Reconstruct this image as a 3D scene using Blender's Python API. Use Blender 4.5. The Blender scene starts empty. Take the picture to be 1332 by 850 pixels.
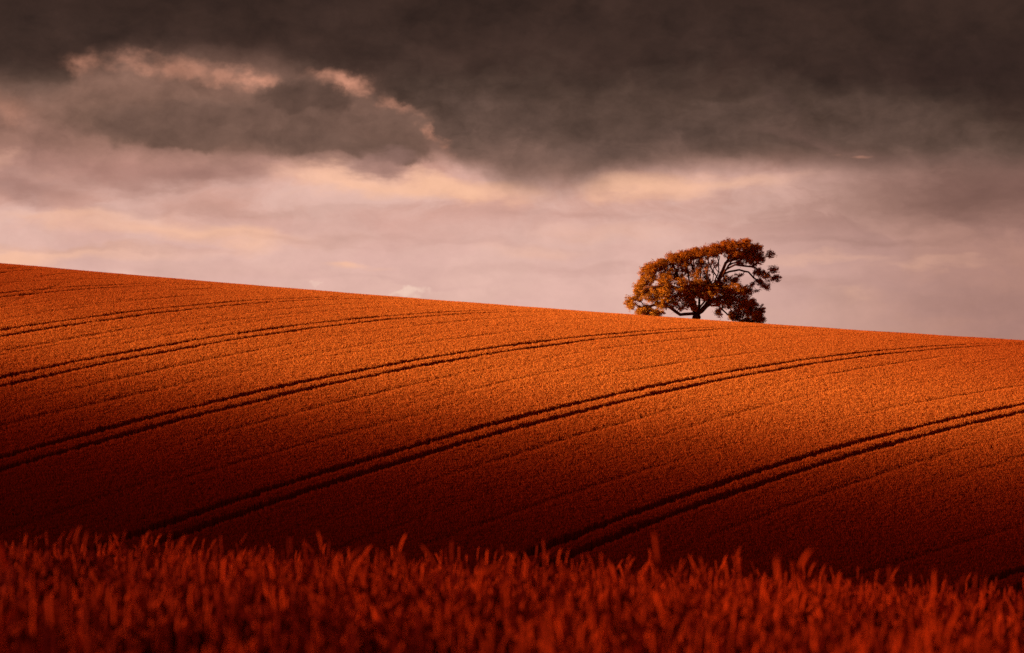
import bpy, math, random
import numpy as np
from mathutils import Vector, Matrix

rng = np.random.default_rng(7)
random.seed(7)
C = bpy.context.scene.collection
scene = bpy.context.scene

# ------------------------------------------------------------------ helpers
def tag(o, label=None, cat=None, group=None, kind=None):
    if label: o['label'] = label
    if cat: o['category'] = cat
    if group: o['group'] = group
    if kind: o['kind'] = kind
    return o

def mesh_obj(name, verts, faces, mat=None, parent=None, smooth=False):
    me = bpy.data.meshes.new(name)
    verts = np.asarray(verts, dtype=np.float32)
    me.from_pydata(verts.tolist(), [], faces if isinstance(faces, list) else faces.tolist())
    me.update()
    if smooth:
        me.polygons.foreach_set('use_smooth', [True] * len(me.polygons))
    o = bpy.data.objects.new(name, me)
    C.objects.link(o)
    if mat: me.materials.append(mat)
    if parent is not None: o.parent = parent
    return o

def new_mat(name):
    m = bpy.data.materials.new(name)
    m.use_nodes = True
    nt = m.node_tree
    nt.nodes.clear()
    return m, nt

def sm(e0, e1, x):
    t = np.clip((x - e0) / (e1 - e0), 0, 1)
    return t * t * (3 - 2 * t)

# ------------------------------------------------------------------ terrain
EZ = 1.30                    # eye height above the local ground reference
FPX = 3133.0                 # focal length in photograph pixels (24 degree view)
EYE_ROW = 475.0              # row of the eye level in the photograph
K, YC = 7.9e-4, 300.0
P0, P1, P2 = 7.1368, -7.5465e-2, 1.2517e-4

def soft_x(x):
    ax = np.abs(x)
    return np.sign(x) * np.where(ax < 95, ax, 95 + 60 * np.tanh((ax - 95) / 60))

def top_hill(x, y):
    xs = soft_x(x)
    return P0 + P1 * xs + P2 * xs * xs - K * (YC - y) ** 2

def top_fore(x, y):
    xs = soft_x(x)
    xs = xs + 0.2 * np.maximum(xs, 0)
    return -(0.43 + 0.0235 * y + 0.00187 * y * y) - 0.042 * xs

def smax(a, b, w):
    m = np.maximum(a, b)
    return m + w * np.log(np.exp((a - m) / w) + np.exp((b - m) / w))

def ground_z(x, y):
    x = np.asarray(x, dtype=float); y = np.asarray(y, dtype=float)
    h = smax(top_hill(x, y) - 0.78, top_fore(x, y) - 0.85, 0.6)
    return smax(h, np.full_like(h, -24.0), 1.2) + EZ

# ------------------------------------------------------------------ tramlines (traced, laid on the hill)
TRACKS = [
 [(0,352.5),(75,350),(140,350.5)],
 [(0,384),(75,376),(150,372.5),(230,369.5)],
 [(0,432.5),(150,412.5),(250,399),(350,391),(420,388.5)],
 [(0,497.5),(150,463.5),(300,437.5),(450,420),(666,404.5)],
 [(0,600),(107,574),(215,545),(330,516),(450,489),(560,468),(666,452.5),(780,439),(890,429)],
 [(150,710),(250,677),(366,640),(515,594),(666,555),(866,503),(1016,474.5),(1166,455.5),(1266,449.8)],
 [(700,727),(766,700),(890,648),(1041,602.5),(1166,571),(1332,529)],
 [(1150,812),(1286,766),(1332,748)],
]
def to_hill(u, v):
    a = (u - 666) / FPX; b = (EYE_ROW - v) / FPX
    ys = np.linspace(90, 330, 6000)
    h = top_hill(a * ys, ys) - b * ys
    i = np.where(h > 0)[0]
    return (a * ys[i[0]], ys[i[0]]) if len(i) else None

track_fns = []
for t in TRACKS:
    pts = [q for q in (to_hill(u, v) for u, v in t) if q is not None]
    P = np.array(pts)
    deg = 2 if len(P) > 3 else 1
    track_fns.append(np.polyfit(P[:, 1], P[:, 0], deg))      # x as a function of y

def track_dist(x, y):
    """signed perpendicular distance to every tramline centre"""
    out = []
    for c in track_fns:
        d = np.polyder(c)
        s = np.polyval(d, y)
        out.append((x - np.polyval(c, y)) / np.sqrt(1 + s * s))
    return np.array(out)

# ------------------------------------------------------------------ sun
SUN_AZ = math.radians(-91.0)      # from +Y, clockwise; negative = left
SUN_EL = math.radians(16.0)
S = np.array([math.sin(SUN_AZ) * math.cos(SUN_EL), math.cos(SUN_AZ) * math.cos(SUN_EL), math.sin(SUN_EL)])

# ------------------------------------------------------------------ materials
def crop_material(name, base, dark, rand_amt, trans=0.3):
    m, nt = new_mat(name)
    N, L = nt.nodes, nt.links
    out = N.new('ShaderNodeOutputMaterial')
    oi = N.new('ShaderNodeObjectInfo')
    geo = N.new('ShaderNodeNewGeometry')
    n1 = N.new('ShaderNodeTexNoise'); n1.inputs['Scale'].default_value = 0.11; n1.inputs['Detail'].default_value = 5
    L.new(geo.outputs['Position'], n1.inputs['Vector'])
    at = N.new('ShaderNodeAttribute'); at.attribute_name = 'tint'
    # random per clump + per plant + slow drift over the field
    a = N.new('ShaderNodeMath'); a.operation = 'MULTIPLY_ADD'
    L.new(oi.outputs['Random'], a.inputs[0]); a.inputs[1].default_value = rand_amt; a.inputs[2].default_value = -rand_amt * 0.5
    b = N.new('ShaderNodeMath'); b.operation = 'ADD'
    L.new(a.outputs[0], b.inputs[0]); L.new(at.outputs['Fac'], b.inputs[1])
    c = N.new('ShaderNodeMath'); c.operation = 'MULTIPLY_ADD'
    L.new(n1.outputs['Fac'], c.inputs[0]); c.inputs[1].default_value = 0.7; L.new(b.outputs[0], c.inputs[2])
    d = N.new('ShaderNodeMath'); d.operation = 'SUBTRACT'; d.use_clamp = True
    L.new(c.outputs[0], d.inputs[0]); d.inputs[1].default_value = 0.35
    mix = N.new('ShaderNodeMix'); mix.data_type = 'RGBA'
    L.new(d.outputs[0], mix.inputs['Factor'])
    mix.inputs['A'].default_value = (*dark, 1); mix.inputs['B'].default_value = (*base, 1)
    pr = N.new('ShaderNodeBsdfPrincipled')
    pr.inputs['Roughness'].default_value = 0.75
    pr.inputs['Specular IOR Level'].default_value = 0.03
    L.new(mix.outputs['Result'], pr.inputs['Base Color'])
    tr = N.new('ShaderNodeBsdfTranslucent')
    L.new(mix.outputs['Result'], tr.inputs['Color'])
    ms = N.new('ShaderNodeMixShader'); ms.inputs[0].default_value = trans
    L.new(pr.outputs[0], ms.inputs[1]); L.new(tr.outputs[0], ms.inputs[2])
    L.new(ms.outputs[0], out.inputs['Surface'])
    return m

M_far = crop_material('ripe_crop', (0.66, 0.232, 0.042), (0.52, 0.168, 0.031), 0.16)
M_near = crop_material('red_wheat', (0.74, 0.105, 0.012), (0.10, 0.006, 0.002), 0.45)

def soil_material():
    m, nt = new_mat('soil')
    N, L = nt.nodes, nt.links
    out = N.new('ShaderNodeOutputMaterial')
    geo = N.new('ShaderNodeNewGeometry')
    n1 = N.new('ShaderNodeTexNoise'); n1.inputs['Scale'].default_value = 1.7; n1.inputs['Detail'].default_value = 8
    L.new(geo.outputs['Position'], n1.inputs['Vector'])
    r = N.new('ShaderNodeValToRGB')
    r.color_ramp.elements[0].position = 0.3; r.color_ramp.elements[0].color = (0.09, 0.026, 0.012, 1)
    r.color_ramp.elements[1].position = 0.7; r.color_ramp.elements[1].color = (0.22, 0.062, 0.022, 1)
    L.new(n1.outputs['Fac'], r.inputs[0])
    pr = N.new('ShaderNodeBsdfPrincipled'); pr.inputs['Roughness'].default_value = 0.95
    pr.inputs['Specular IOR Level'].default_value = 0.05
    L.new(r.outputs[0], pr.inputs['Base Color'])
    bp = N.new('ShaderNodeBump'); bp.inputs['Strength'].default_value = 0.6; bp.inputs['Distance'].default_value = 0.1
    L.new(n1.outputs['Fac'], bp.inputs['Height']); L.new(bp.outputs[0], pr.inputs['Normal'])
    L.new(pr.outputs[0], out.inputs['Surface'])
    return m
M_soil = soil_material()

# ------------------------------------------------------------------ ground sheet
def axis(lo, hi, step, far):
    core = np.arange(lo, hi + 1e-6, step)
    ext, d, p = [], step, hi
    while p < far:
        d *= 1.25; p += d; ext.append(p)
    ext2, d, p = [], step, lo
    while p > -far:
        d *= 1.25; p -= d; ext2.append(p)
    return np.array(ext2[::-1] + core.tolist() + ext)

gx, gy = axis(-110, 110, 2.0, 7000), axis(-12, 340, 2.0, 7000)
X, Y = np.meshgrid(gx, gy)
Z = ground_z(X, Y)
nx, ny = len(gx), len(gy)
idx = np.arange(nx * ny).reshape(ny, nx)
F = np.stack([idx[:-1, :-1], idx[:-1, 1:], idx[1:, 1:], idx[1:, :-1]], -1).reshape(-1, 4)
g = mesh_obj('ground', np.stack([X, Y, Z], -1).reshape(-1, 3), F, M_soil, smooth=True)
tag(g, 'rolling farmland under the standing crop, rising to a rounded hill crest', 'field', kind='structure')

# ------------------------------------------------------------------ crop built from many clumps
class MB:
    def __init__(self):
        self.v, self.f, self.t, self.g = [], [], [], []
    def add(self, v, f, tint=0.0, gid=0):
        o = len(self.v)
        self.v.extend([tuple(p) for p in v])
        self.f.extend([tuple(i + o for i in q) for q in f])
        self.t.extend([tint] * len(v)); self.g.extend([gid] * len(v))

def scatter_group(nclump):
    ng = bpy.data.node_groups.new('scatter_clumps', 'GeometryNodeTree')
    ng.interface.new_socket('Geometry', in_out='INPUT', socket_type='NodeSocketGeometry')
    ng.interface.new_socket('Geometry', in_out='OUTPUT', socket_type='NodeSocketGeometry')
    N, L = ng.nodes, ng.links
    gi, go = N.new('NodeGroupInput'), N.new('NodeGroupOutput')
    def attr(nm, ty):
        a = N.new('GeometryNodeInputNamedAttribute'); a.data_type = ty; a.inputs['Name'].default_value = nm
        return a.outputs['Attribute']
    gid = attr('gid', 'INT')
    cmp_ = N.new('FunctionNodeCompare'); cmp_.data_type = 'INT'; cmp_.operation = 'GREATER_EQUAL'
    ia = [s for s in cmp_.inputs if s.enabled and s.type == 'INT']
    L.new(gid, ia[0]); ia[1].default_value = 0
    sep = N.new('GeometryNodeSeparateGeometry'); sep.domain = 'POINT'
    L.new(gi.outputs[0], sep.inputs['Geometry']); L.new(cmp_.outputs[0], sep.inputs['Selection'])
    sp = N.new('GeometryNodeSplitToInstances'); sp.domain = 'POINT'
    L.new(sep.outputs['Selection'], sp.inputs['Geometry']); L.new(gid, sp.inputs['Group ID'])
    ip = N.new('GeometryNodeInstanceOnPoints')
    L.new(sep.outputs['Inverted'], ip.inputs['Points'])
    L.new(sp.outputs['Instances'], ip.inputs['Instance'])
    ip.inputs['Pick Instance'].default_value = True
    L.new(attr('pick', 'INT'), ip.inputs['Instance Index'])
    e = N.new('FunctionNodeEulerToRotation')
    L.new(attr('rot', 'FLOAT_VECTOR'), e.inputs[0]); L.new(e.outputs[0], ip.inputs['Rotation'])
    L.new(attr('scl', 'FLOAT_VECTOR'), ip.inputs['Scale'])
    L.new(ip.outputs[0], go.inputs[0])
    return ng
NG = scatter_group(0)

def scatter(name, mb, pts, pick, rot, scl, mat):
    n0, n1 = len(mb.v), len(pts)
    V = np.vstack([np.array(mb.v), pts])
    o = mesh_obj(name, V, [list(q) for q in mb.f], mat)
    me = o.data
    def put(nm, ty, field, arr):
        me.attributes.new(nm, ty, 'POINT').data.foreach_set(field, np.ascontiguousarray(arr).ravel())
    put('gid', 'INT', 'value', np.concatenate([np.array(mb.g), -np.ones(n1)]).astype(np.int32))
    put('pick', 'INT', 'value', np.concatenate([np.zeros(n0), pick]).astype(np.int32))
    put('tint', 'FLOAT', 'value', np.concatenate([np.array(mb.t), np.zeros(n1)]).astype(np.float32))
    put('rot', 'FLOAT_VECTOR', 'vector', np.vstack([np.zeros((n0, 3)), rot]).astype(np.float32))
    put('scl', 'FLOAT_VECTOR', 'vector', np.vstack([np.ones((n0, 3)), scl]).astype(np.float32))
    md = o.modifiers.new('scatter', 'NODES'); md.node_group = NG
    return o

# --- far hill: simple stalks (a bent blade with a thicker head), 0.5 m clumps
CL = 0.26
far = MB()
NV = 6
for gidx in range(NV):
    for i in range(30):
        x, y = (rng.random(2) - 0.5) * CL * 1.15
        h = 0.74 + 0.10 * rng.random() + 0.03 * rng.normal()
        an = rng.random() * math.pi
        w = 0.008 + 0.008 * rng.random()
        dx, dy = math.cos(an) * w, math.sin(an) * w
        la, lm = rng.random() * 2 * math.pi, 0.06 * rng.random()
        lx, ly = math.cos(la) * lm, math.sin(la) * lm
        t = float(rng.normal() * 0.08)
        far.add([(x - dx * .5, y - dy * .5, 0.05), (x + dx * .5, y + dy * .5, 0.05),
                 (x + lx * .5 + dx * .7, y + ly * .5 + dy * .7, h * .72), (x + lx * .5 - dx * .7, y + ly * .5 - dy * .7, h * .72),
                 (x + lx + dx * 1.5, y + ly + dy * 1.5, h * .9), (x + lx - dx * 1.5, y + ly - dy * 1.5, h * .9),
                 (x + lx * 1.7, y + ly * 1.7, h)],
                [(0, 1, 2, 3), (3, 2, 4, 5), (5, 4, 6)], t, gidx)

ax = np.arange(-95, 95, CL * 0.92); ay = np.arange(118, 312, CL * 0.92)
X, Y = np.meshgrid(ax, ay); X = X.ravel(); Y = Y.ravel()
X = X + (rng.random(len(X)) - .5) * .2; Y = Y + (rng.random(len(X)) - .5) * .2
keep = np.abs(X) < 0.25 * Y + 6
X, Y = X[keep], Y[keep]
D = track_dist(X, Y)
wob = 0.08 * np.sin(Y * .9) + 0.05 * np.sin(Y * 2.3 + 1)
keep = np.ones(len(X), bool)
for d, hw in zip(D, (.33, .34, .37, .39, .44, .46, .46, .46)):
    keep &= np.abs(np.abs(d + wob * .12) - 0.95) > hw + 0.05 * np.sin(Y * .37 + hw * 90)         # two bare wheel ruts per tramline
keep &= rng.random(len(X)) > 0.006                              # thin spots
X, Y, D = X[keep], Y[keep], D[:, keep]
n = len(X)
def vnoise(x, y, s, seed):
    r = np.random.default_rng(seed); out = np.zeros_like(x)
    for i in range(10):
        a = r.random() * 2 * math.pi; f = s * (0.6 + 0.9 * r.random())
        out += np.sin(x * f * math.cos(a) + y * f * math.sin(a) + r.random() * 6.28)
    return out / 10
hs = 1 + 0.07 * vnoise(X, Y, 0.5, 1) + 0.035 * vnoise(X, Y, 1.9, 2) + 0.022 * rng.normal(size=n)
for off, amp in ((5.2, .13), (-6.3, .11), (9.4, .08)):      # faint drill joins between the tramlines
    for i in range(len(D)):
        hs -= amp * np.exp(-((D[i] - off) / 0.30) ** 2) * (0.6 + 0.4 * np.sin(Y * .13 + off + i))
sz = np.clip(hs, 0.45, 1.4)
sxy = 1.0 + 0.15 * rng.random(n)
rot = np.stack([rng.normal(0, .04, n), rng.normal(0, .04, n), rng.random(n) * 6.283], -1)
crop = scatter('wheat_crop', far, np.stack([X, Y, ground_z(X, Y)], -1), rng.integers(0, NV, n), rot,
               np.stack([sxy, sxy, sz], -1), M_far)
tag(crop, 'orange ripe crop covering the hill, cut by paired dark tramlines', 'crop', kind='stuff')

# --- near wheat: stem, leaves, ear
def tube(mb, pts, radii, sides, tint, gid):
    pts = [Vector(p) for p in pts]
    v, f = [], []
    for i, p in enumerate(pts):
        d = (pts[min(i + 1, len(pts) - 1)] - pts[max(i - 1, 0)]).normalized()
        u = d.cross(Vector((0.31, 0.95, 0.05))).normalized(); w = d.cross(u)
        for k in range(sides):
            a = 2 * math.pi * k / sides
            v.append(p + (u * math.cos(a) + w * math.sin(a)) * radii[i])
    for i in range(len(pts) - 1):
        for k in range(sides):
            k2 = (k + 1) % sides
            f.append((i * sides + k, i * sides + k2, (i + 1) * sides + k2, (i + 1) * sides + k))
    f.append(tuple(range(sides))[::-1]); f.append(tuple((len(pts) - 1) * sides + k for k in range(sides)))
    mb.add(v, f, tint, gid)

def wheat_parts(h, lean, bend, r):
    """centre line of stem and ear; the ear nods by 'bend' in direction 'lean'"""
    la = lean
    dirx, diry = math.cos(la), math.sin(la)
    stem = []
    for i in range(6):
        t = i / 5
        o = bend * 0.22 * t ** 2.2 * h
        stem.append((dirx * o, diry * o, h * t * (1 - 0.05 * bend * t)))
    p0, p1 = Vector(stem[-2]), Vector(stem[-1])
    d = (p1 - p0).normalized()
    L = r.uniform(0.075, 0.11)
    ear, p = [], p1.copy()
    for i in range(8):
        ear.append(tuple(p))
        d = (d + Vector((dirx, diry, -0.25)) * bend * 0.11).normalized()
        p = p + d * (L / 7)
    return stem, ear

EAR_R = [0.003, 0.0068, 0.0058, 0.0076, 0.0062, 0.007, 0.0052, 0.0016]
def leaf(mb, p, az, L, w, droop, tint, gid):
    v, f = [], []
    p = Vector(p); d = Vector((math.cos(az) * .5, math.sin(az) * .5, .85)).normalized()
    side = Vector((-math.sin(az), math.cos(az), 0))
    ws = [.5, 1, .9, .6, .05]
    for i in range(5):
        v += [p - side * w * ws[i] * .5, p + side * w * ws[i] * .5]
        d = (d + Vector((math.cos(az) * .35, math.sin(az) * .35, -droop))).normalized()
        p = p + d * (L / 4)
    for i in range(4):
        f.append((2 * i, 2 * i + 1, 2 * i + 3, 2 * i + 2))
    mb.add(v, f, tint, gid)

near = MB()
NCL = 0.5
rr = random.Random(3)
NVN = 5
for gidx in range(NVN):
    for i in range(84):
        ox, oy = (rr.random() - .5) * NCL * 1.1, (rr.random() - .5) * NCL * 1.1
        h = rr.gauss(0.615, 0.05) + (.10 if rr.random() < .02 else 0)
        stem, ear = wheat_parts(h, rr.gauss(0.3, 1.6), abs(rr.gauss(0.35, 0.5)), rr)
        t = rr.gauss(-.08, .2)
        T = lambda q: [(a + ox, b + oy, c) for a, b, c in q]
        tube(near, T(stem), [.0024, .0022, .002, .0018, .0016, .0015], 3, t - .05, gidx)
        tube(near, T(ear), [e * rr.uniform(.85, 1.1) for e in EAR_R], 5, t + .24, gidx)
        for j in range(2):
            k = rr.choice((2, 3, 3, 4))
            s = T(stem)[k]
            leaf(near, s, rr.random() * 6.28, rr.uniform(.12, .24), rr.uniform(.008, .014), rr.uniform(.15, .6), t - .12, gidx)

ax = np.arange(-14, 14, NCL * .94); ay = np.arange(2.2, 46, NCL * .94)
X, Y = np.meshgrid(ax, ay); X, Y = X.ravel(), Y.ravel()
X = X + (rng.random(len(X)) - .5) * .2; Y = Y + (rng.random(len(X)) - .5) * .2
keep = (np.abs(X) < 0.26 * Y + 1.5)
X, Y = X[keep], Y[keep]; n = len(X)
sz = np.clip(1 + .05 * vnoise(X, Y, 1.4, 5) + .05 * vnoise(X, Y, 4.0, 6) + .02 * rng.normal(size=n), .8, 1.15)
rot = np.stack([rng.normal(0, .05, n), rng.normal(0.03, .05, n), rng.random(n) * 6.283], -1)
fw = scatter('wheat', near, np.stack([X, Y, ground_z(X, Y)], -1), rng.integers(0, NVN, n), rot,
             np.stack([np.ones(n), np.ones(n), sz], -1), M_near)
tag(fw, 'dark red blurred wheat filling the foreground slope', 'wheat', kind='stuff')

# --- single stalks that rise above the near wheat
def stalk(u, v, d, lean, bend, label, kind='ear', seed=0):
    r = random.Random(seed)
    x, z = (u - 666) / FPX * d, (EYE_ROW - v) / FPX * d + EZ
    gz = float(ground_z(x, d))
    root = bpy.data.objects.new('wheat_stalk' if kind == 'ear' else 'grass_stalk', None)
    C.objects.link(root)
    H = z - gz
    h = H - 0.085
    for _ in range(4):
        stem, ear = wheat_parts(h, lean, bend, random.Random(seed))
        h *= H / max(q[2] for q in stem + ear)
    # move the foot so that the tip stands where it should
    tip = max(stem + ear, key=lambda q: q[2])
    root.location = (x - tip[0], d - tip[1], gz - 0.01)
    tag(root, label, 'wheat stalk' if kind == 'ear' else 'grass stalk', 'single stalks rising above the near wheat')
    m = MB(); tube(m, stem, [.0026, .0024, .0022, .002, .0018, .0016], 5, 0, 0)
    def done(nm, mb, t):
        o = mesh_obj(nm, mb.v, [list(q) for q in mb.f], M_near, root, smooth=True)
        o.data.attributes.new('tint', 'FLOAT', 'POINT').data.foreach_set('value', [t] * len(mb.v))
    done('stem', m, .0)
    m = MB()
    if kind == 'ear':
        tube(m, ear, [e * 1.15 for e in EAR_R], 7, .1, 0)
        for i in range(1, 7):                                   # short awns
            p = Vector(ear[i]); q = Vector(ear[7])
            a = r.random() * 6.28
            e = p + (q - p).normalized() * .035 + Vector((math.cos(a), math.sin(a), 0)) * .012
            tube(m, [tuple(p), tuple(e)], [.0009, .0003], 3, .1, 0)
        done('ear', m, .35)
    else:
        tube(m, ear, [.002, .0035, .003, .0035, .003, .0028, .002, .0008], 5, .1, 0)
        done('seed_head', m, .3)
    m = MB(); leaf(m, stem[2], r.random() * 6.28, .2, .011, .4, 0, 0); done('leaf', m, -.1)

STALKS = [
 (36, 692, 13, 1.2, .25, 'ear', 'upright wheat stalk above the crop at the far left edge of the field'),
 (62, 695, 15, 0.2, 2.6, 'grass', 'thin grass stalk arching over at the left, beside the leftmost upright wheat stalk'),
 (136, 692, 15, 0.1, .9, 'grass', 'thin grass stalk leaning right, where the long double tramline meets the wheat'),
 (240, 694, 14, 1.5, .2, 'ear', 'upright wheat stalk just right of where the long double tramline meets the wheat'),
 (288, 693, 13, 2.2, .2, 'ear', 'upright wheat stalk next to a thin pale leaning one, left of the middle'),
 (324, 691, 15, 0.1, .7, 'grass', 'thin pale grass stalk leaning right, last tall one before the low middle stretch of wheat'),
 (474, 709, 9, 0.1, .9, 'ear', 'nodding wheat stalk in the low dark stretch left of the middle'),
 (522, 716, 8, 3.0, .3, 'ear', 'short blurred wheat stalk barely above the crop, left of the middle of the field edge'),
 (660, 728, 8, 0.0, 1.3, 'ear', 'wheat stalk leaning strongly right, left of the foot of the lower right tramlines'),
 (851, 688, 8, 1.9, .4, 'ear', 'tall blurred upright wheat stalk crossing the lower right tramlines'),
 (1010, 722, 7, 1.9, .3, 'ear', 'dim wheat stalk directly left of the bright slanting ear on the right'),
 (1056, 709, 7, 0.0, .5, 'ear', 'bright thick wheat ear slanting right, highest of the right half'),
 (1215, 738, 9, 1.6, .15, 'ear', 'thin straight wheat stalk first from the bright slanting ear towards the right edge'),
 (1256, 744, 9, 0.3, .4, 'ear', 'wheat stalk left of where the rightmost tramline enters the wheat'),
]
for i, (u, v, d, le, be, kd, lb) in enumerate(STALKS):
    stalk(u, v, d, le, be, lb, kd, i + 11)

# ------------------------------------------------------------------ the lone tree
TD = 290.0
TX = (906.4 - 666) / FPX * TD
TZ = float(ground_z(TX, TD))
SC = 5.328 * FPX / TD                    # enlarged-crop pixels per metre at the tree
def tp(cx, cy, y=0.0):
    return np.array([(cx - 622) / SC, y, (672 - cy) / SC + 0.62])

nodes, par, limb_of = [], [], []
def add_node(p, pr, lb):
    nodes.append(np.array(p, float)); par.append(pr); limb_of.append(lb)
    return len(nodes) - 1
def add_chain(start, pts, lb, step=0.55):
    cur = start
    for p in pts:
        a, b = nodes[cur].copy(), np.array(p, float)
        n = max(1, int(np.linalg.norm(b - a) / step))
        for i in range(1, n + 1):
            q = a + (b - a) * i / n
            if i < n: q = q + rng.normal(0, .05, 3)
            cur = add_node(q, cur, lb)
    return cur
root = add_node((0, 0, -0.5), -1, 0)
t1 = add_chain(root, [(0, 0, 0.35), tp(622, 640), tp(624, 618)], 0, .35)
fork = t1
l = {}
add_chain(fork, [tp(575, 622, -.2), tp(505, 628, -.6), tp(450, 590, -.9), tp(400, 558, -1.2), tp(330, 560, -1.5), tp(230, 580, -1.2)], 1)
k = add_chain(fork, [tp(592, 590, .2), tp(582, 540, .5), tp(545, 460, .8)], 2)
add_chain(k, [tp(500, 380, 1.0), tp(470, 300, 1.0), tp(450, 250, .8)], 2); add_chain(k, [tp(480, 440, 1.8), tp(400, 400, 2.5), tp(320, 360, 2.6)], 2)
k = add_chain(fork, [tp(612, 580, -.8), tp(590, 520, -1.8), tp(520, 470, -2.6), tp(420, 430, -3.2), tp(300, 440, -3.0), tp(220, 450, -2.2)], 3)
k = add_chain(fork, [tp(640, 560, .3), tp(645, 470, .6), tp(625, 380, .9), tp(600, 300, 1.1), tp(580, 220, 1.2)], 4)
k = add_chain(fork, [tp(655, 600, -.2), tp(690, 560, -.3), tp(735, 470, -.4), tp(772, 400, -.5)], 5)
add_chain(k, [tp(800, 320, -.6), tp(820, 270, -.7), tp(860, 210, -.8), tp(900, 160, -.8)], 5)
add_chain(k, [tp(730, 320, -.2), tp(700, 250, 0), tp(690, 190, .2)], 5)
add_chain(k, [tp(800, 350, .3), tp(850, 328, .5), tp(920, 315, .6), tp(985, 330, .7), tp(1020, 370, .6), tp(1060, 400, .5)], 5)
add_chain(k, [tp(815, 320, -1.2), tp(880, 285, -1.6), tp(950, 295, -1.8), tp(1010, 300, -1.6), tp(1080, 340, -1.2), tp(1140, 370, -.8)], 5)
k = add_chain(fork, [tp(670, 595, .6), tp(720, 560, 1.2), tp(780, 565, 1.6), tp(830, 610, 1.8), tp(880, 655, 1.8)], 6)
k = add_chain(fork, [tp(668, 585, -.8), tp(730, 530, -1.8), tp(820, 500, -2.4), (tp(900, 540, -2.6)), tp(990, 610, -2.4), tp(1050, 640, -2.0)], 7)
add_chain(fork, [tp(660, 560, 1.4), tp(740, 470, 2.6), tp(830, 440, 3.4), tp(930, 480, 3.6)], 8)
# upright thin boughs across the open middle of the crown
for (a_, b_, y0, y1) in [((560,500),(505,255),-.8,.4),((585,480),(540,235),-.2,1.2),((600,470),(575,225),1.2,-.6),((640,470),(600,220),.2,.6),((645,450),(640,200),-.9,-1.2),((660,470),(665,205),.9,.9),
                         ((700,500),(640,260),.6,-.3),((720,480),(700,210),-.8,-1.4),((735,460),(740,215),.3,.8),((745,440),(770,215),-.9,-.3),((690,520),(610,290),1.5,2.2),((560,470),(470,270),1.6,1.8),((780,380),(790,220),.5,1.6),((795,340),(900,215),.2,1.2),((830,290),(960,205),-.7,-1.6),((860,300),(930,225),.6,.9)]:
    q = tp(*a_, y0)
    j = int(np.argmin(np.linalg.norm(np.array(nodes) - q, axis=1)))
    m_ = (np.array(tp(*a_, y0)) + tp(*b_, y1)) / 2 + rng.normal(0, .25, 3)
    add_chain(j, [m_, tp(*b_, y1)], limb_of[j] if limb_of[j] else 4, .4)
# dead stub on the low left limb
i0 = min(range(len(nodes)), key=lambda i: np.linalg.norm(nodes[i] - tp(470, 605, -.75)))
add_chain(i0, [tp(450, 615, -1.2), tp(428, 632, -1.5)], 1, .3)

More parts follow.
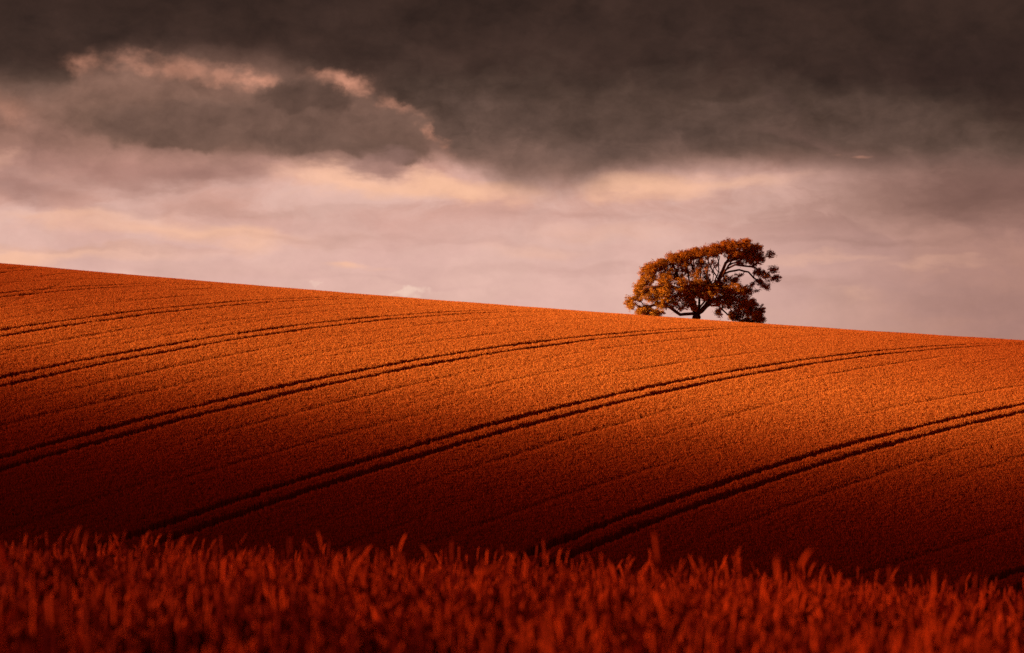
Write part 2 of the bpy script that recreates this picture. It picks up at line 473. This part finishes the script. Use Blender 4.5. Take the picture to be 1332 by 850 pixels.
LOBES = [  # cx, cy, rx, rz (enlarged-crop px), depth centre, depth radius (m), clumps
 (160,545,42,50,-.4,1.1,26),(255,600,55,42,-.8,1.4,36),(330,612,55,26,-1.0,1.4,22),
 (235,440,55,60,-.8,2.0,42),(290,350,62,75,.2,2.4,62),(335,290,60,42,.6,2.0,34),(300,490,85,62,-1.8,1.8,50),(215,505,35,40,-.6,1.2,16),
 (400,480,75,70,-2.6,1.6,46),(400,470,70,60,2.0,1.8,30),(465,240,72,42,.8,2.0,44),(420,330,65,60,1.0,2.4,40),(395,400,55,50,-2.6,1.4,26),
 (555,215,72,38,1.0,2.4,44),(645,190,66,36,.4,2.6,42),(745,178,75,45,-.2,2.8,52),(845,155,75,46,-.4,3.0,60),(940,150,72,48,-.4,2.8,56),
 (1030,180,55,48,-.4,2.0,34),(990,235,60,34,-.8,2.0,26),(880,215,70,30,-.6,2.4,22),(1060,240,34,38,-.4,1.2,14),(1125,212,34,26,-.2,.6,6),
 (1055,335,36,34,0,.9,11),(1100,350,32,30,-.6,.8,9),(1150,318,38,22,-.7,.7,7),(1150,380,44,24,-.8,.7,9),(1105,430,28,24,-.2,.6,7),(1060,395,32,26,.5,.7,8),
 (505,430,55,60,-3.0,1.4,26),(560,480,65,60,2.6,1.6,34),(620,420,60,40,-2.8,1.4,24),(690,400,52,42,2.6,1.8,12),(500,380,40,40,2.2,1.2,12),(395,268,50,30,.4,1.6,16),(345,470,30,30,-2.4,1,8),(500,575,46,30,-1.4,1.0,9),(900,215,70,34,-1.0,2.2,20),(980,205,60,40,.4,2.0,18),(1010,270,46,30,-.2,1.2,9),(940,260,44,22,.2,1.2,7),(660,255,60,26,.4,2,12),(560,265,50,26,.8,2,10),
 (560,545,42,48,-1.8,1.0,17),(595,575,30,24,-2.0,.6,4),(650,490,60,40,-2.6,1.4,24),(700,480,70,58,-2.8,1.5,40),(745,540,45,32,-2.6,1.0,15),
 (600,440,70,50,0.2,2.6,20),(560,330,60,50,0.6,2.6,13),(640,300,60,40,.2,2.6,11),(690,330,60,50,.4,2.2,8),(520,300,40,40,.8,2.2,10),(620,350,50,40,-1.0,1.6,9),(730,280,40,30,.6,2.0,6),(820,380,40,30,-.4,1.2,7),(920,350,30,14,.6,.8,3),(720,430,70,50,.2,2.2,22),(600,490,60,40,-.2,2.2,16),(830,500,70,60,-.2,2.0,26),(340,625,50,24,-1.8,1.2,14),(230,610,36,30,-1.4,1,10),(520,500,60,50,-2.4,1.4,16),(1010,560,50,40,-.6,1.2,16),(375,565,60,40,-2.0,1.2,20),(1000,420,24,14,.2,.6,3),(450,540,46,40,-1.8,1.2,14),(610,210,60,30,.6,2.4,18),(700,200,60,30,-.4,2.4,18),(510,235,50,36,.8,2,16),
 (800,430,62,42,1.6,2.4,36),(880,390,52,24,.8,1.4,14),(880,465,78,58,-1.6,2.4,56),(960,470,45,44,-.4,1.8,24),(940,560,80,62,-1.8,2.4,62),
 (1000,630,75,50,-1.4,2.0,44),(1060,595,40,30,-1.0,1.0,12),(890,630,55,42,1.0,2.0,26),(1045,665,45,26,-1.2,1.2,16),(850,540,60,50,2.4,2.0,34),(960,672,65,20,-.8,1.4,16),
 (760,608,28,30,-2.4,.7,9),(1035,462,12,8,-.3,.2,1),
]
clumps = []
for (cx, cy, rx, rz, yc, ry, n) in LOBES:
    c = tp(cx, cy, yc)
    for i in range(int(n * 2.15)):
        d = rng.normal(size=3); d /= np.linalg.norm(d)
        r = rng.random() ** 0.42
        clumps.append(c + d * r * np.array([rx / SC, ry, rz / SC]))
clumps = np.array(clumps)
gl = ground_z(clumps[:, 0] + TX, clumps[:, 1] + TD) - TZ + 0.75
clumps[:, 2] = np.maximum(clumps[:, 2], gl + 0.15)
# grow twigs from the nearest wood to every clump
base_n = np.array(nodes)
order = np.argsort(np.linalg.norm(clumps[:, None] - base_n[None], axis=2).min(1))
tips = []
for ci in order:
    c = clumps[ci]
    A = np.array(nodes)
    dd = np.linalg.norm(A - c, axis=1)
    dd = dd + 0.12 * np.linalg.norm(A - nodes[fork], axis=1)
    dd[:fork] += 50
    j = int(np.argmin(dd))
    a = nodes[j]; L_ = np.linalg.norm(c - a)
    nseg = max(1, int(L_ / .45)); cur = j
    bow = rng.normal(0, .10, 3) * L_ + np.array([0, 0, .10 * L_])
    for s in range(1, nseg + 1):
        t = s / nseg
        q = a + (c - a) * t + bow * 4 * t * (1 - t) * .6
        cur = add_node(q, cur, limb_of[j] if limb_of[j] else 4)
    tips.append(cur)
# pipe-model radii
NN = len(nodes); load = np.zeros(NN)
for t in tips: load[t] += 1
ch = [[] for _ in range(NN)]
for i in range(NN - 1, 0, -1):
    load[i] = max(load[i], .6)
    load[par[i]] += load[i]
    ch[par[i]].append(i)
rad = 0.0135 * load ** 0.44
zz = np.array(nodes)[:, 2]
for i in range(NN):
    if limb_of[i] == 0: rad[i] = 0.52 + 0.30 * max(0, .5 - (zz[i] - .1)) ** 1.5

def bark_material():
    m, nt = new_mat('bark')
    N, L = nt.nodes, nt.links
    out = N.new('ShaderNodeOutputMaterial'); pr = N.new('ShaderNodeBsdfPrincipled')
    tc = N.new('ShaderNodeTexCoord'); n1 = N.new('ShaderNodeTexNoise')
    n1.inputs['Scale'].default_value = 6; n1.inputs['Detail'].default_value = 8
    L.new(tc.outputs['Object'], n1.inputs['Vector'])
    r = N.new('ShaderNodeValToRGB')
    r.color_ramp.elements[0].color = (0.045, 0.018, 0.010, 1); r.color_ramp.elements[1].color = (0.16, 0.06, 0.03, 1)
    L.new(n1.outputs['Fac'], r.inputs[0]); L.new(r.outputs[0], pr.inputs['Base Color'])
    pr.inputs['Roughness'].default_value = .9; pr.inputs['Specular IOR Level'].default_value = .1
    b = N.new('ShaderNodeBump'); b.inputs['Distance'].default_value = .05
    L.new(n1.outputs['Fac'], b.inputs['Height']); L.new(b.outputs[0], pr.inputs['Normal'])
    L.new(pr.outputs[0], out.inputs[0])
    return m
M_bark = bark_material()

def leaf_material():
    m, nt = new_mat('autumn_leaf')
    N, L = nt.nodes, nt.links
    out = N.new('ShaderNodeOutputMaterial'); pr = N.new('ShaderNodeBsdfPrincipled'); tr = N.new('ShaderNodeBsdfTranslucent')
    at = N.new('ShaderNodeAttribute'); at.attribute_name = 'tint'
    r = N.new('ShaderNodeValToRGB')
    r.color_ramp.elements[0].color = (0.13, 0.036, 0.006, 1); r.color_ramp.elements[1].color = (0.72, 0.36, 0.020, 1)
    L.new(at.outputs['Fac'], r.inputs[0])
    L.new(r.outputs[0], pr.inputs['Base Color']); L.new(r.outputs[0], tr.inputs['Color'])
    pr.inputs['Roughness'].default_value = .6; pr.inputs['Specular IOR Level'].default_value = .2
    ms = N.new('ShaderNodeMixShader'); ms.inputs[0].default_value = .32
    L.new(pr.outputs[0], ms.inputs[1]); L.new(tr.outputs[0], ms.inputs[2]); L.new(ms.outputs[0], out.inputs[0])
    return m
M_leaf = leaf_material()

tree = bpy.data.objects.new('oak_tree', None); C.objects.link(tree)
tree.location = (TX, TD, TZ)
tag(tree, 'lone windswept broad tree with orange foliage standing on the hill crest', 'tree')

wood = {}
def tube_np(store, pts, radii, sides):
    V, Fc = store
    P = np.array(pts)
    up = None
    o = len(V)
    for i in range(len(P)):
        d = P[min(i + 1, len(P) - 1)] - P[max(i - 1, 0)]
        d = d / (np.linalg.norm(d) + 1e-9)
        if up is None:
            up = np.cross(d, (0.3, .9, .2)); up /= np.linalg.norm(up)
        up = up - d * np.dot(up, d); up /= np.linalg.norm(up) + 1e-9
        w = np.cross(d, up)
        for k in range(sides):
            a = 2 * math.pi * k / sides
            V.append(P[i] + (up * math.cos(a) + w * math.sin(a)) * radii[i])
    for i in range(len(P) - 1):
        for k in range(sides):
            k2 = (k + 1) % sides
            Fc.append([o + i * sides + k, o + i * sides + k2, o + (i + 1) * sides + k2, o + (i + 1) * sides + k])
    Fc.append([o + k for k in range(sides)][::-1]); Fc.append([o + (len(P) - 1) * sides + k for k in range(sides)])

stack = [(0, -1)]
while stack:
    i, pv = stack.pop()
    pts, rs, lb = [], [], limb_of[i]
    if pv >= 0:
        pts.append(nodes[pv]); rs.append(min(rad[i] * 1.15, rad[pv]))
    cur = i
    while True:
        pts.append(nodes[cur]); rs.append(rad[cur])
        kids = sorted(ch[cur], key=lambda q: -load[q])
        same = [q for q in kids if limb_of[q] == lb]
        nxt = same[0] if same else None
        for q in kids:
            if q != nxt: stack.append((q, cur))
        if nxt is None: break
        cur = nxt
    if len(pts) > 1:
        rs[-1] *= .6
        tube_np(wood.setdefault(lb, ([], [])), pts, rs, 10 if max(rs) > .15 else 6 if max(rs) > .05 else 4)
for lb, (V, Fc) in sorted(wood.items()):
    mesh_obj('trunk' if lb == 0 else 'limb', np.array(V), Fc, M_bark, tree, smooth=True)

# leaves: rhombic leaf sprays round every clump
LV, LF, LT = [], [], []
for c in clumps:
    ct = rng.normal(0, .20)
    ax_ = rng.normal(size=3); ax_[2] *= .5; ax_ /= np.linalg.norm(ax_)
    ln_, wd_ = rng.uniform(.22, .62), rng.uniform(.10, .30)
    for i in range(rng.integers(18, 84)):
        d = rng.normal(size=3)
        d = d / np.linalg.norm(d) * rng.random() ** .5
        p = c + ax_ * np.dot(d, ax_) * (ln_ - wd_) + d * wd_ + rng.normal(0, .05, 3)
        nrm = (p - c) * 1.2 + rng.normal(size=3) * .6 + np.array([0, 0, .5]); nrm /= np.linalg.norm(nrm)
        a = np.cross(nrm, rng.normal(size=3)); a /= np.linalg.norm(a) + 1e-9
        b = np.cross(nrm, a)
        L_, W_ = rng.uniform(.05, .092), rng.uniform(.030, .054)
        o = len(LV)
        LV += [p - a * L_, p - b * W_ + nrm * .02, p + a * L_, p + b * W_ + nrm * .02]
        LF.append([o, o + 1, o + 2, o + 3])
        LT += [min(1, max(0, .6 + ct + rng.normal() * .2))] * 4
crown = mesh_obj('crown', np.array(LV), LF, M_leaf, tree)
crown.data.attributes.new('tint', 'FLOAT', 'POINT').data.foreach_set('value', LT)

# ------------------------------------------------------------------ unseen cloud, added and shaped to shade valley, near slope and field sides
def depth_tau(x, y):  # hand-set optical depth, gives the added cloud its shade pattern
    v = 4.0 * sm(197, 131, y + 0.10 * np.minimum(x, 0) - 0.30 * np.maximum(x, 0) + 6 * np.sin(x * .045) + 4 * np.sin(x * .11 + 1))
    near = sm(70, 20, y)
    t = v * (1 - near) + 0.9 * near
    t = t + (.95 * sm(6, -46, x) + .85 * sm(18, 48, x)) * sm(175, 235, y) * sm(430, 330, y)  # thicker to both sides, leaves the sun strongest near the tree
    edge = sm(-420, -300, x) * sm(420, 300, x) * sm(-140, -60, y) * sm(430, 330, y)
    return t * edge
SIG = 0.03
cx_, cy_ = np.arange(-424, 425, 8.0), np.arange(-144, 436, 5.0)
X, Y = np.meshgrid(cx_, cy_)
Hc = 520.0
T = np.maximum(depth_tau(X, Y) / SIG, 0.05)
# ground reference height of the shaded slope
GZ = np.clip(ground_z(X, Y), -10, 10)
base = np.stack([X, Y, GZ], -1) + S * ((Hc - GZ) / S[2])[..., None]
topv = base + S * T[..., None]
ny_, nx_ = X.shape
ib = np.arange(nx_ * ny_).reshape(ny_, nx_); it = ib + nx_ * ny_
Fb = np.stack([ib[:-1, :-1], ib[1:, :-1], ib[1:, 1:], ib[:-1, 1:]], -1).reshape(-1, 4)
Ft = np.stack([it[:-1, :-1], it[:-1, 1:], it[1:, 1:], it[1:, :-1]], -1).reshape(-1, 4)
def side(r, q): return [[int(r[i]), int(r[i + 1]), int(q[i + 1]), int(q[i])] for i in range(len(r) - 1)]
Fs = side(ib[0], it[0]) + side(it[-1], ib[-1]) + side(it[:, 0], ib[:, 0]) + side(ib[:, -1], it[:, -1])
M_cl, nt = new_mat('added_shade_volume')
o_ = nt.nodes.new('ShaderNodeOutputMaterial'); pv = nt.nodes.new('ShaderNodeVolumePrincipled')
pv.inputs['Density'].default_value = SIG / .6; pv.inputs['Color'].default_value = (0, 0, 0, 1); pv.inputs['Absorption Color'].default_value = (.16, 0, 0, 1)  # absorbs less red, so the shade it casts turns red
nt.links.new(pv.outputs[0], o_.inputs['Volume'])
cl = mesh_obj('added_shade_cloud', np.vstack([base.reshape(-1, 3), topv.reshape(-1, 3)]), Fb.tolist() + Ft.tolist() + Fs, M_cl)
tag(cl, 'unseen cloud added out to the left, shaped to shade the valley and field', 'cloud', kind='stuff')

# ------------------------------------------------------------------ sun lamp
sl = bpy.data.lights.new('sun', 'SUN'); so = bpy.data.objects.new('sun', sl); C.objects.link(so)
sl.energy = 5.0; sl.angle = math.radians(0.5); sl.color = (1.0, 0.62, 0.34)
so.rotation_euler = Vector(-S).to_track_quat('-Z', 'Y').to_euler()

# ------------------------------------------------------------------ sky
world = bpy.data.worlds.new('World'); scene.world = world; world.use_nodes = True
wt = world.node_tree; wt.nodes.clear(); N, L = wt.nodes, wt.links
def val(x, sock):
    if isinstance(x, (int, float)): sock.default_value = x
    else: L.new(x, sock)
def M(op, a, b=0.0, c=0.0, clamp=False):
    n = N.new('ShaderNodeMath'); n.operation = op; n.use_clamp = clamp
    val(a, n.inputs[0]); val(b, n.inputs[1]); val(c, n.inputs[2]); return n.outputs[0]
def smooth(x, e0, e1):
    n = N.new('ShaderNodeMapRange'); n.interpolation_type = 'SMOOTHSTEP'
    val(x, n.inputs['Value']); n.inputs['From Min'].default_value = e0; n.inputs['From Max'].default_value = e1
    return n.outputs['Result']
def srgb(c):
    return tuple(((v / 255) / 12.92 if v / 255 < .04045 else ((v / 255 + .055) / 1.055) ** 2.4) for v in c)
def mixc(fac, a, b):
    n = N.new('ShaderNodeMix'); n.data_type = 'RGBA'
    val(fac, n.inputs['Factor'])
    for s, c in ((n.inputs['A'], a), (n.inputs['B'], b)):
        if isinstance(c, tuple): s.default_value = (*c, 1)
        else: L.new(c, s)
    return n.outputs['Result']
def comb(x, y):
    n = N.new('ShaderNodeCombineXYZ'); val(x, n.inputs[0]); val(y, n.inputs[1]); return n.outputs[0]
def noise(vec, scale, detail=5, rough=.55, off=(0, 0, 0), stretch=(1, 1, 1), dist=0.0):
    mp = N.new('ShaderNodeMapping'); mp.inputs['Location'].default_value = off; mp.inputs['Scale'].default_value = stretch
    L.new(vec, mp.inputs['Vector'])
    n = N.new('ShaderNodeTexNoise'); n.noise_dimensions = '2D'
    n.inputs['Scale'].default_value = scale; n.inputs['Detail'].default_value = detail; n.inputs['Roughness'].default_value = rough
    n.inputs['Distortion'].default_value = dist
    L.new(mp.outputs[0], n.inputs['Vector'])
    return M('SUBTRACT', n.outputs['Fac'], .5)

tc = N.new('ShaderNodeTexCoord'); sx = N.new('ShaderNodeSeparateXYZ'); L.new(tc.outputs['Generated'], sx.inputs[0])
az = M('MULTIPLY', M('ARCTAN2', sx.outputs[0], sx.outputs[1]), 180 / math.pi)      # degrees clockwise from north (+Y)
el = M('MULTIPLY', M('ARCSINE', sx.outputs[2]), 180 / math.pi)
DEG = 54.68                                    # hundredths: one unit of sky map = 1.83 degrees
U = M('MULTIPLY_ADD', az, DEG / 100, 6.66)
Vv = M('MULTIPLY_ADD', el, -DEG / 100, 4.75)   # grows downwards, 4.75 = horizon
raw = comb(U, Vv)
# two kinds of turbulence: billowy and streaky
wx = noise(raw, 1.3, 6, .55, (3.1, 1.7, 0)); wy = noise(raw, 1.3, 6, .55, (9.4, 5.2, 0), (1, 1.3, 1))
wx3 = noise(raw, 4.5, 5, .6, (2.2, 6.6, 0)); wy3 = noise(raw, 4.5, 5, .6, (7.7, 3.3, 0))
bil = comb(M('MULTIPLY_ADD', wx3, .17, M('MULTIPLY_ADD', wx, .70, U)), M('MULTIPLY_ADD', wy3, .15, M('MULTIPLY_ADD', wy, .45, Vv)))
brk = noise(raw, 1.9, 4, .5, (11.0, 4.0, 0), (1, 1.6, 1))
sx2 = noise(raw, .8, 5, .5, (1.3, 8.8, 0), (1, 2.5, 1)); sy2 = noise(raw, .8, 6, .55, (5.3, 2.1, 0), (1, 2.6, 1))
stk = comb(M('MULTIPLY_ADD', sx2, 1.6, U), M('MULTIPLY_ADD', sy2, .55, Vv))
sepb = N.new('ShaderNodeSeparateXYZ'); L.new(bil, sepb.inputs[0])
seps = N.new('ShaderNodeSeparateXYZ'); L.new(stk, seps.inputs[0])

def blob(vec, cx, cy, rx, ry, ang=0, soft=(.55, 1.25)):
    g_ = N.new('ShaderNodeTexGradient'); g_.gradient_type = 'SPHERICAL'
    tm = g_.texture_mapping; tm.vector_type = 'TEXTURE'
    tm.translation = (cx / 100, cy / 100, 0); tm.rotation = (0, 0, math.radians(ang))
    tm.scale = (rx / 100 * soft[1], ry / 100 * soft[1], 1)
    L.new(vec, g_.inputs['Vector'])
    return smooth(g_.outputs['Fac'], 0.0, 1 - soft[0] / soft[1])

# clear low band, brighter to the left, duller to the right
nb = noise(stk, .55, 6, .55, (2, 3, 0), (1, 2.2, 1))
low = mixc(smooth(U, 8.2, 13.4), srgb((222, 177, 166)), srgb((170, 127, 117)))
low = mixc(smooth(Vv, 3.5, 2.4), low, mixc(smooth(U, 8, 12), srgb((206, 154, 138)), srgb((138, 100, 90))))
low = mixc(smooth(Vv, 2.35, 1.75), low, srgb((136, 100, 86)))
col = mixc(M('MULTIPLY', smooth(nb, -.16, .18), smooth(Vv, 1.9, 2.5)), low, mixc(smooth(U, 8.2, 13), srgb((226, 182, 169)), srgb((180, 134, 120))))
def put(mask, c, amt=1.0):
    global col
    col = mixc(M('MULTIPLY', mask, amt) if amt != 1 else mask, col, srgb(c))
GOLD = (246, 190, 158)
for f in [(60,332,170,12,0,.6),(250,303,170,14,2,.7),(120,288,140,9,-2,.45),(300,318,60,18,0,.45),(480,240,190,18,4,.8),(600,247,80,15,2,.95),(555,246,60,10,0,.7),
          (430,222,90,12,8,.6),(457,343,34,8,0,.8),(20,340,60,14,4,.7),(835,246,80,17,-1,.95),(945,240,110,13,-2,.5),(790,300,100,10,0,.25),
          (1060,341,80,6,-4,.25),(1108,383,16,12,0,.18),(690,325,60,14,0,.25),(12,217,40,14,15,.85),(1200,345,80,7,0,.2)]:
    put(blob(stk, *f[:5], soft=(.0, 1.4)), GOLD, f[5])
# mauve veils
for f in [(150,222,190,34,3,.95,(170,124,112)),(245,230,75,26,0,.9,(160,117,106)),(30,252,110,24,8,.85,(162,120,110)),(200,205,220,20,2,.6,(182,134,120)),(250,352,170,15,2,.4,(208,164,152)),
          (620,290,260,18,1,.4,(210,162,150)),(400,290,150,11,0,.3,(208,160,148)),(1270,262,190,44,0,.85,(118,85,76)),(1130,262,80,16,0,.4,(150,112,100)),(1320,400,120,30,0,.35,(158,118,108)),
          (270,270,120,11,0,.25,(200,152,138)),(560,345,120,18,0,.3,(218,174,164))]:
    put(blob(stk, *f[:5], soft=(.0, 1.4)), f[6], f[5])
for f in [(480,312,260,7,1,.35,(196,150,138)),(760,352,200,8,0,.3,(198,152,142)),(300,276,220,7,-1,.3,(188,142,128)),(700,278,240,7,2,.35,(192,146,134)),(1000,365,160,8,0,.3,(176,132,122)),(1150,318,190,8,-1,.3,(146,108,98)),(130,325,160,5,1,.3,(200,152,136)),(520,366,170,6,1,.3,(208,164,156))]:
    put(blob(stk, *f[:5], soft=(.0, 1.4)), f[6], f[5])
# small bright cumulus caps on the skyline
for f in [(534,381,13,9,-25,.9),(521,385,13,5,0,.75),(572,391,9,3,0,.5),(598,393,9,3,0,.4),(412,375,12,3,0,.35)]:
    put(blob(bil, f[0], f[1], *f[2:5], soft=(.4, 1.3)), (242, 204, 186), f[5])

# warm brown half-tone behind the gap on the left
put(blob(stk, 170, 140, 330, 66, 3, (.45, 1.3)), (128, 94, 80), .93)
put(blob(stk, 40, 175, 120, 40, 8, (.2, 1.3)), (156, 114, 100), .7)
put(blob(stk, 480, 110, 120, 50, 20, (.4, 1.3)), (112, 83, 71), .9)
# the dark deck: its lower edge as a function of azimuth
fc = N.new('ShaderNodeFloatCurve')
pts = [(-3,1.1),(-.2,1.25),(.6,1.36),(.9,1.2),(1.2,.92),(3.2,.90),(4.2,1.06),(4.8,1.2),(5.3,1.55),(5.75,1.95),(6.3,2.36),(7.2,2.5),(8.2,2.33),(9.5,2.2),(11,2.22),(13.3,2.3),(17,2.25)]
cm = fc.mapping; cv = cm.curves[0]
X0, X1, Y1 = -3.0, 17.0, 3.0
while len(cv.points) < len(pts): cv.points.new(.5, .5)
for p, (a, b) in zip(cv.points, pts): p.location = ((a - X0) / (X1 - X0), b / Y1)
cm.update()
val(M('MULTIPLY_ADD', sepb.outputs[0], 1 / (X1 - X0), -X0 / (X1 - X0), clamp=True), fc.inputs['Value'])
edge = M('MULTIPLY', fc.outputs[0], Y1)
Vd = M('MULTIPLY_ADD', wy, .32, Vv)
dv = M('SUBTRACT', edge, Vd)                                    # > 0 inside the deck
ramp = N.new('ShaderNodeValToRGB'); cr = ramp.color_ramp
stops = [(0.0, (55,37,30)), (.30, (62,43,36)), (.50, (78,58,49)), (.68, (100,76,66)), (.85, (132,100,88)), (1.0, (152,116,104))]
cr.elements[0].position, cr.elements[0].color = stops[0][0], (*srgb(stops[0][1]), 1)
cr.elements[1].position, cr.elements[1].color = stops[-1][0], (*srgb(stops[-1][1]), 1)
for p, c in stops[1:-1]:
    e = cr.elements.new(p); e.color = (*srgb(c), 1)
nd = noise(stk, .45, 7, .58, (7, 1, 0), (1, 2.0, 1))
nd2 = noise(bil, 1.6, 6, .6, (4, 4, 0), (1, 1.5, 1))
dr = M('MULTIPLY_ADD', smooth(U, 8.0, 13.0), -.20, M('MULTIPLY', Vv, .40))     # heavier towards the right
L.new(M('MULTIPLY_ADD', nd2, .17, M('MULTIPLY_ADD', nd, .62, dr)), ramp.inputs[0])
col = mixc(smooth(dv, -.22, .34), col, ramp.outputs[0])
# salmon light in the gap
for f in [(106,88,24,17,-15,1),(145,88,50,9,4,.35),(225,94,80,15,5,.7),(326,104,34,15,14,1),(352,110,14,12,40,.8),(270,106,50,10,0,.4),(437,107,42,13,10,1),(478,120,34,9,25,.85),(515,135,36,7,35,.7),(556,170,34,7,42,.85),(580,188,20,8,40,.6),(8,150,50,18,10,.35)]:
    put(M('MULTIPLY', blob(bil, *f[:5], soft=(.0, 1.5)), smooth(brk, -.20, .14)), (206, 142, 116), f[5] * .88)
# mid cloud: soft brown shelf on the left, dark hump with a flat base on the right
put(blob(stk, 215, 160, 150, 30, 3, (.3, 1.35)), (124, 92, 78), .9)
for f in [(392,148,56,52,0),(370,130,40,34,0),(350,165,100,36,4),(250,165,130,30,3),(220,180,120,18,3),(470,172,84,32,12),(300,165,90,24,3),(505,196,58,16,8),(520,170,42,28,30),(420,186,110,16,5)]:
    put(blob(bil, *f[:5], soft=(.55, 1.2)), (114, 85, 73), .95)
for f in [(392,124,46,27,0),(430,132,30,20,10),(366,132,38,24,0)]:
    put(blob(bil, *f[:5], soft=(.6, 1.2)), (92, 68, 58), .8)
put(blob(stk, 400, 190, 140, 24, 5, (.2, 1.3)), (118, 89, 77), .6)
put(blob(stk, 505, 214, 64, 16, 0, (.3, 1.3)), (150, 113, 103), .75)
# wisps inside the deck
for f in [(1005,140,46,10,25,.5,(92,68,60)),(1080,190,70,14,22,.5,(124,92,82)),(1103,206,15,5,0,.75,(176,124,104)),(880,175,120,26,0,.3,(84,64,56)),(1260,95,170,50,0,.6,(46,29,25)),(800,60,180,40,-5,.35,(58,40,33)),(560,90,90,30,20,.3,(82,60,51)),
          (760,205,120,22,0,.4,(120,92,82)),(1200,215,160,16,0,.4,(110,82,74)),(60,60,120,50,0,.4,(60,42,35))]:
    put(blob(stk, *f[:5], soft=(.0, 1.4)), f[6], f[5])
# soft billow shading through all the cloud
nb3 = noise(bil, 1.1, 6, .58, (8, 2, 0), (1, 1.7, 1))
nb4 = noise(raw, 2.4, 6, .6, (1, 9, 0), (1, 1.5, 1))
sh = N.new('ShaderNodeVectorMath'); sh.operation = 'SCALE'; L.new(col, sh.inputs[0])
amp = M('MULTIPLY_ADD', smooth(Vv, 2.6, 1.6), .72, .24)          # cloud bodies vary more than the clear band
L.new(M('MULTIPLY_ADD', M('MULTIPLY_ADD', nb4, .55, nb3), amp, 1.0), sh.inputs['Scale'])
col = sh.outputs[0]
# unseen sky overhead and behind: overcast made dark red to redden the shade
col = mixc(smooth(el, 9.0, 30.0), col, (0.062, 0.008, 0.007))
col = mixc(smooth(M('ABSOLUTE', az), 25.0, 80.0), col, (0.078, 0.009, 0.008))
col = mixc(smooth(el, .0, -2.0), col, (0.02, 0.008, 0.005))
nis = N.new('ShaderNodeTexSky'); nis.sky_type = 'NISHITA'; nis.sun_disc = False
nis.sun_elevation = SUN_EL; nis.sun_rotation = SUN_AZ
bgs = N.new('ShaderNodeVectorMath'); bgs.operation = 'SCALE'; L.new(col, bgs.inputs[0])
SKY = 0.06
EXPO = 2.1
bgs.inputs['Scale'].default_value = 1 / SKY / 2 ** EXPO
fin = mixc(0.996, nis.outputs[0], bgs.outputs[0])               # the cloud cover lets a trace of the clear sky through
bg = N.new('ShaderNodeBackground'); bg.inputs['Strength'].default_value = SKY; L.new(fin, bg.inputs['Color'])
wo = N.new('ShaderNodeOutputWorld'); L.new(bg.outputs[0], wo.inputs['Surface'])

# ------------------------------------------------------------------ camera
cam = bpy.data.cameras.new('camera'); co = bpy.data.objects.new('camera', cam); C.objects.link(co)
cam.sensor_width = 36; cam.lens = 18 / (666 / FPX)
co.location = (0, 0, EZ)
co.rotation_euler = (math.pi / 2 + math.atan((EYE_ROW - 425) / FPX), 0, 0)
cam.clip_start = .1; cam.clip_end = 20000
cam.dof.use_dof = True; cam.dof.focus_distance = 220; cam.dof.aperture_fstop = 3.2
scene.camera = co

scene.view_settings.view_transform = 'Standard'; scene.view_settings.look = 'None'
scene.view_settings.exposure = EXPO; scene.view_settings.gamma = 1
scene.cycles.use_denoising = False
scene.cycles.max_bounces = 6
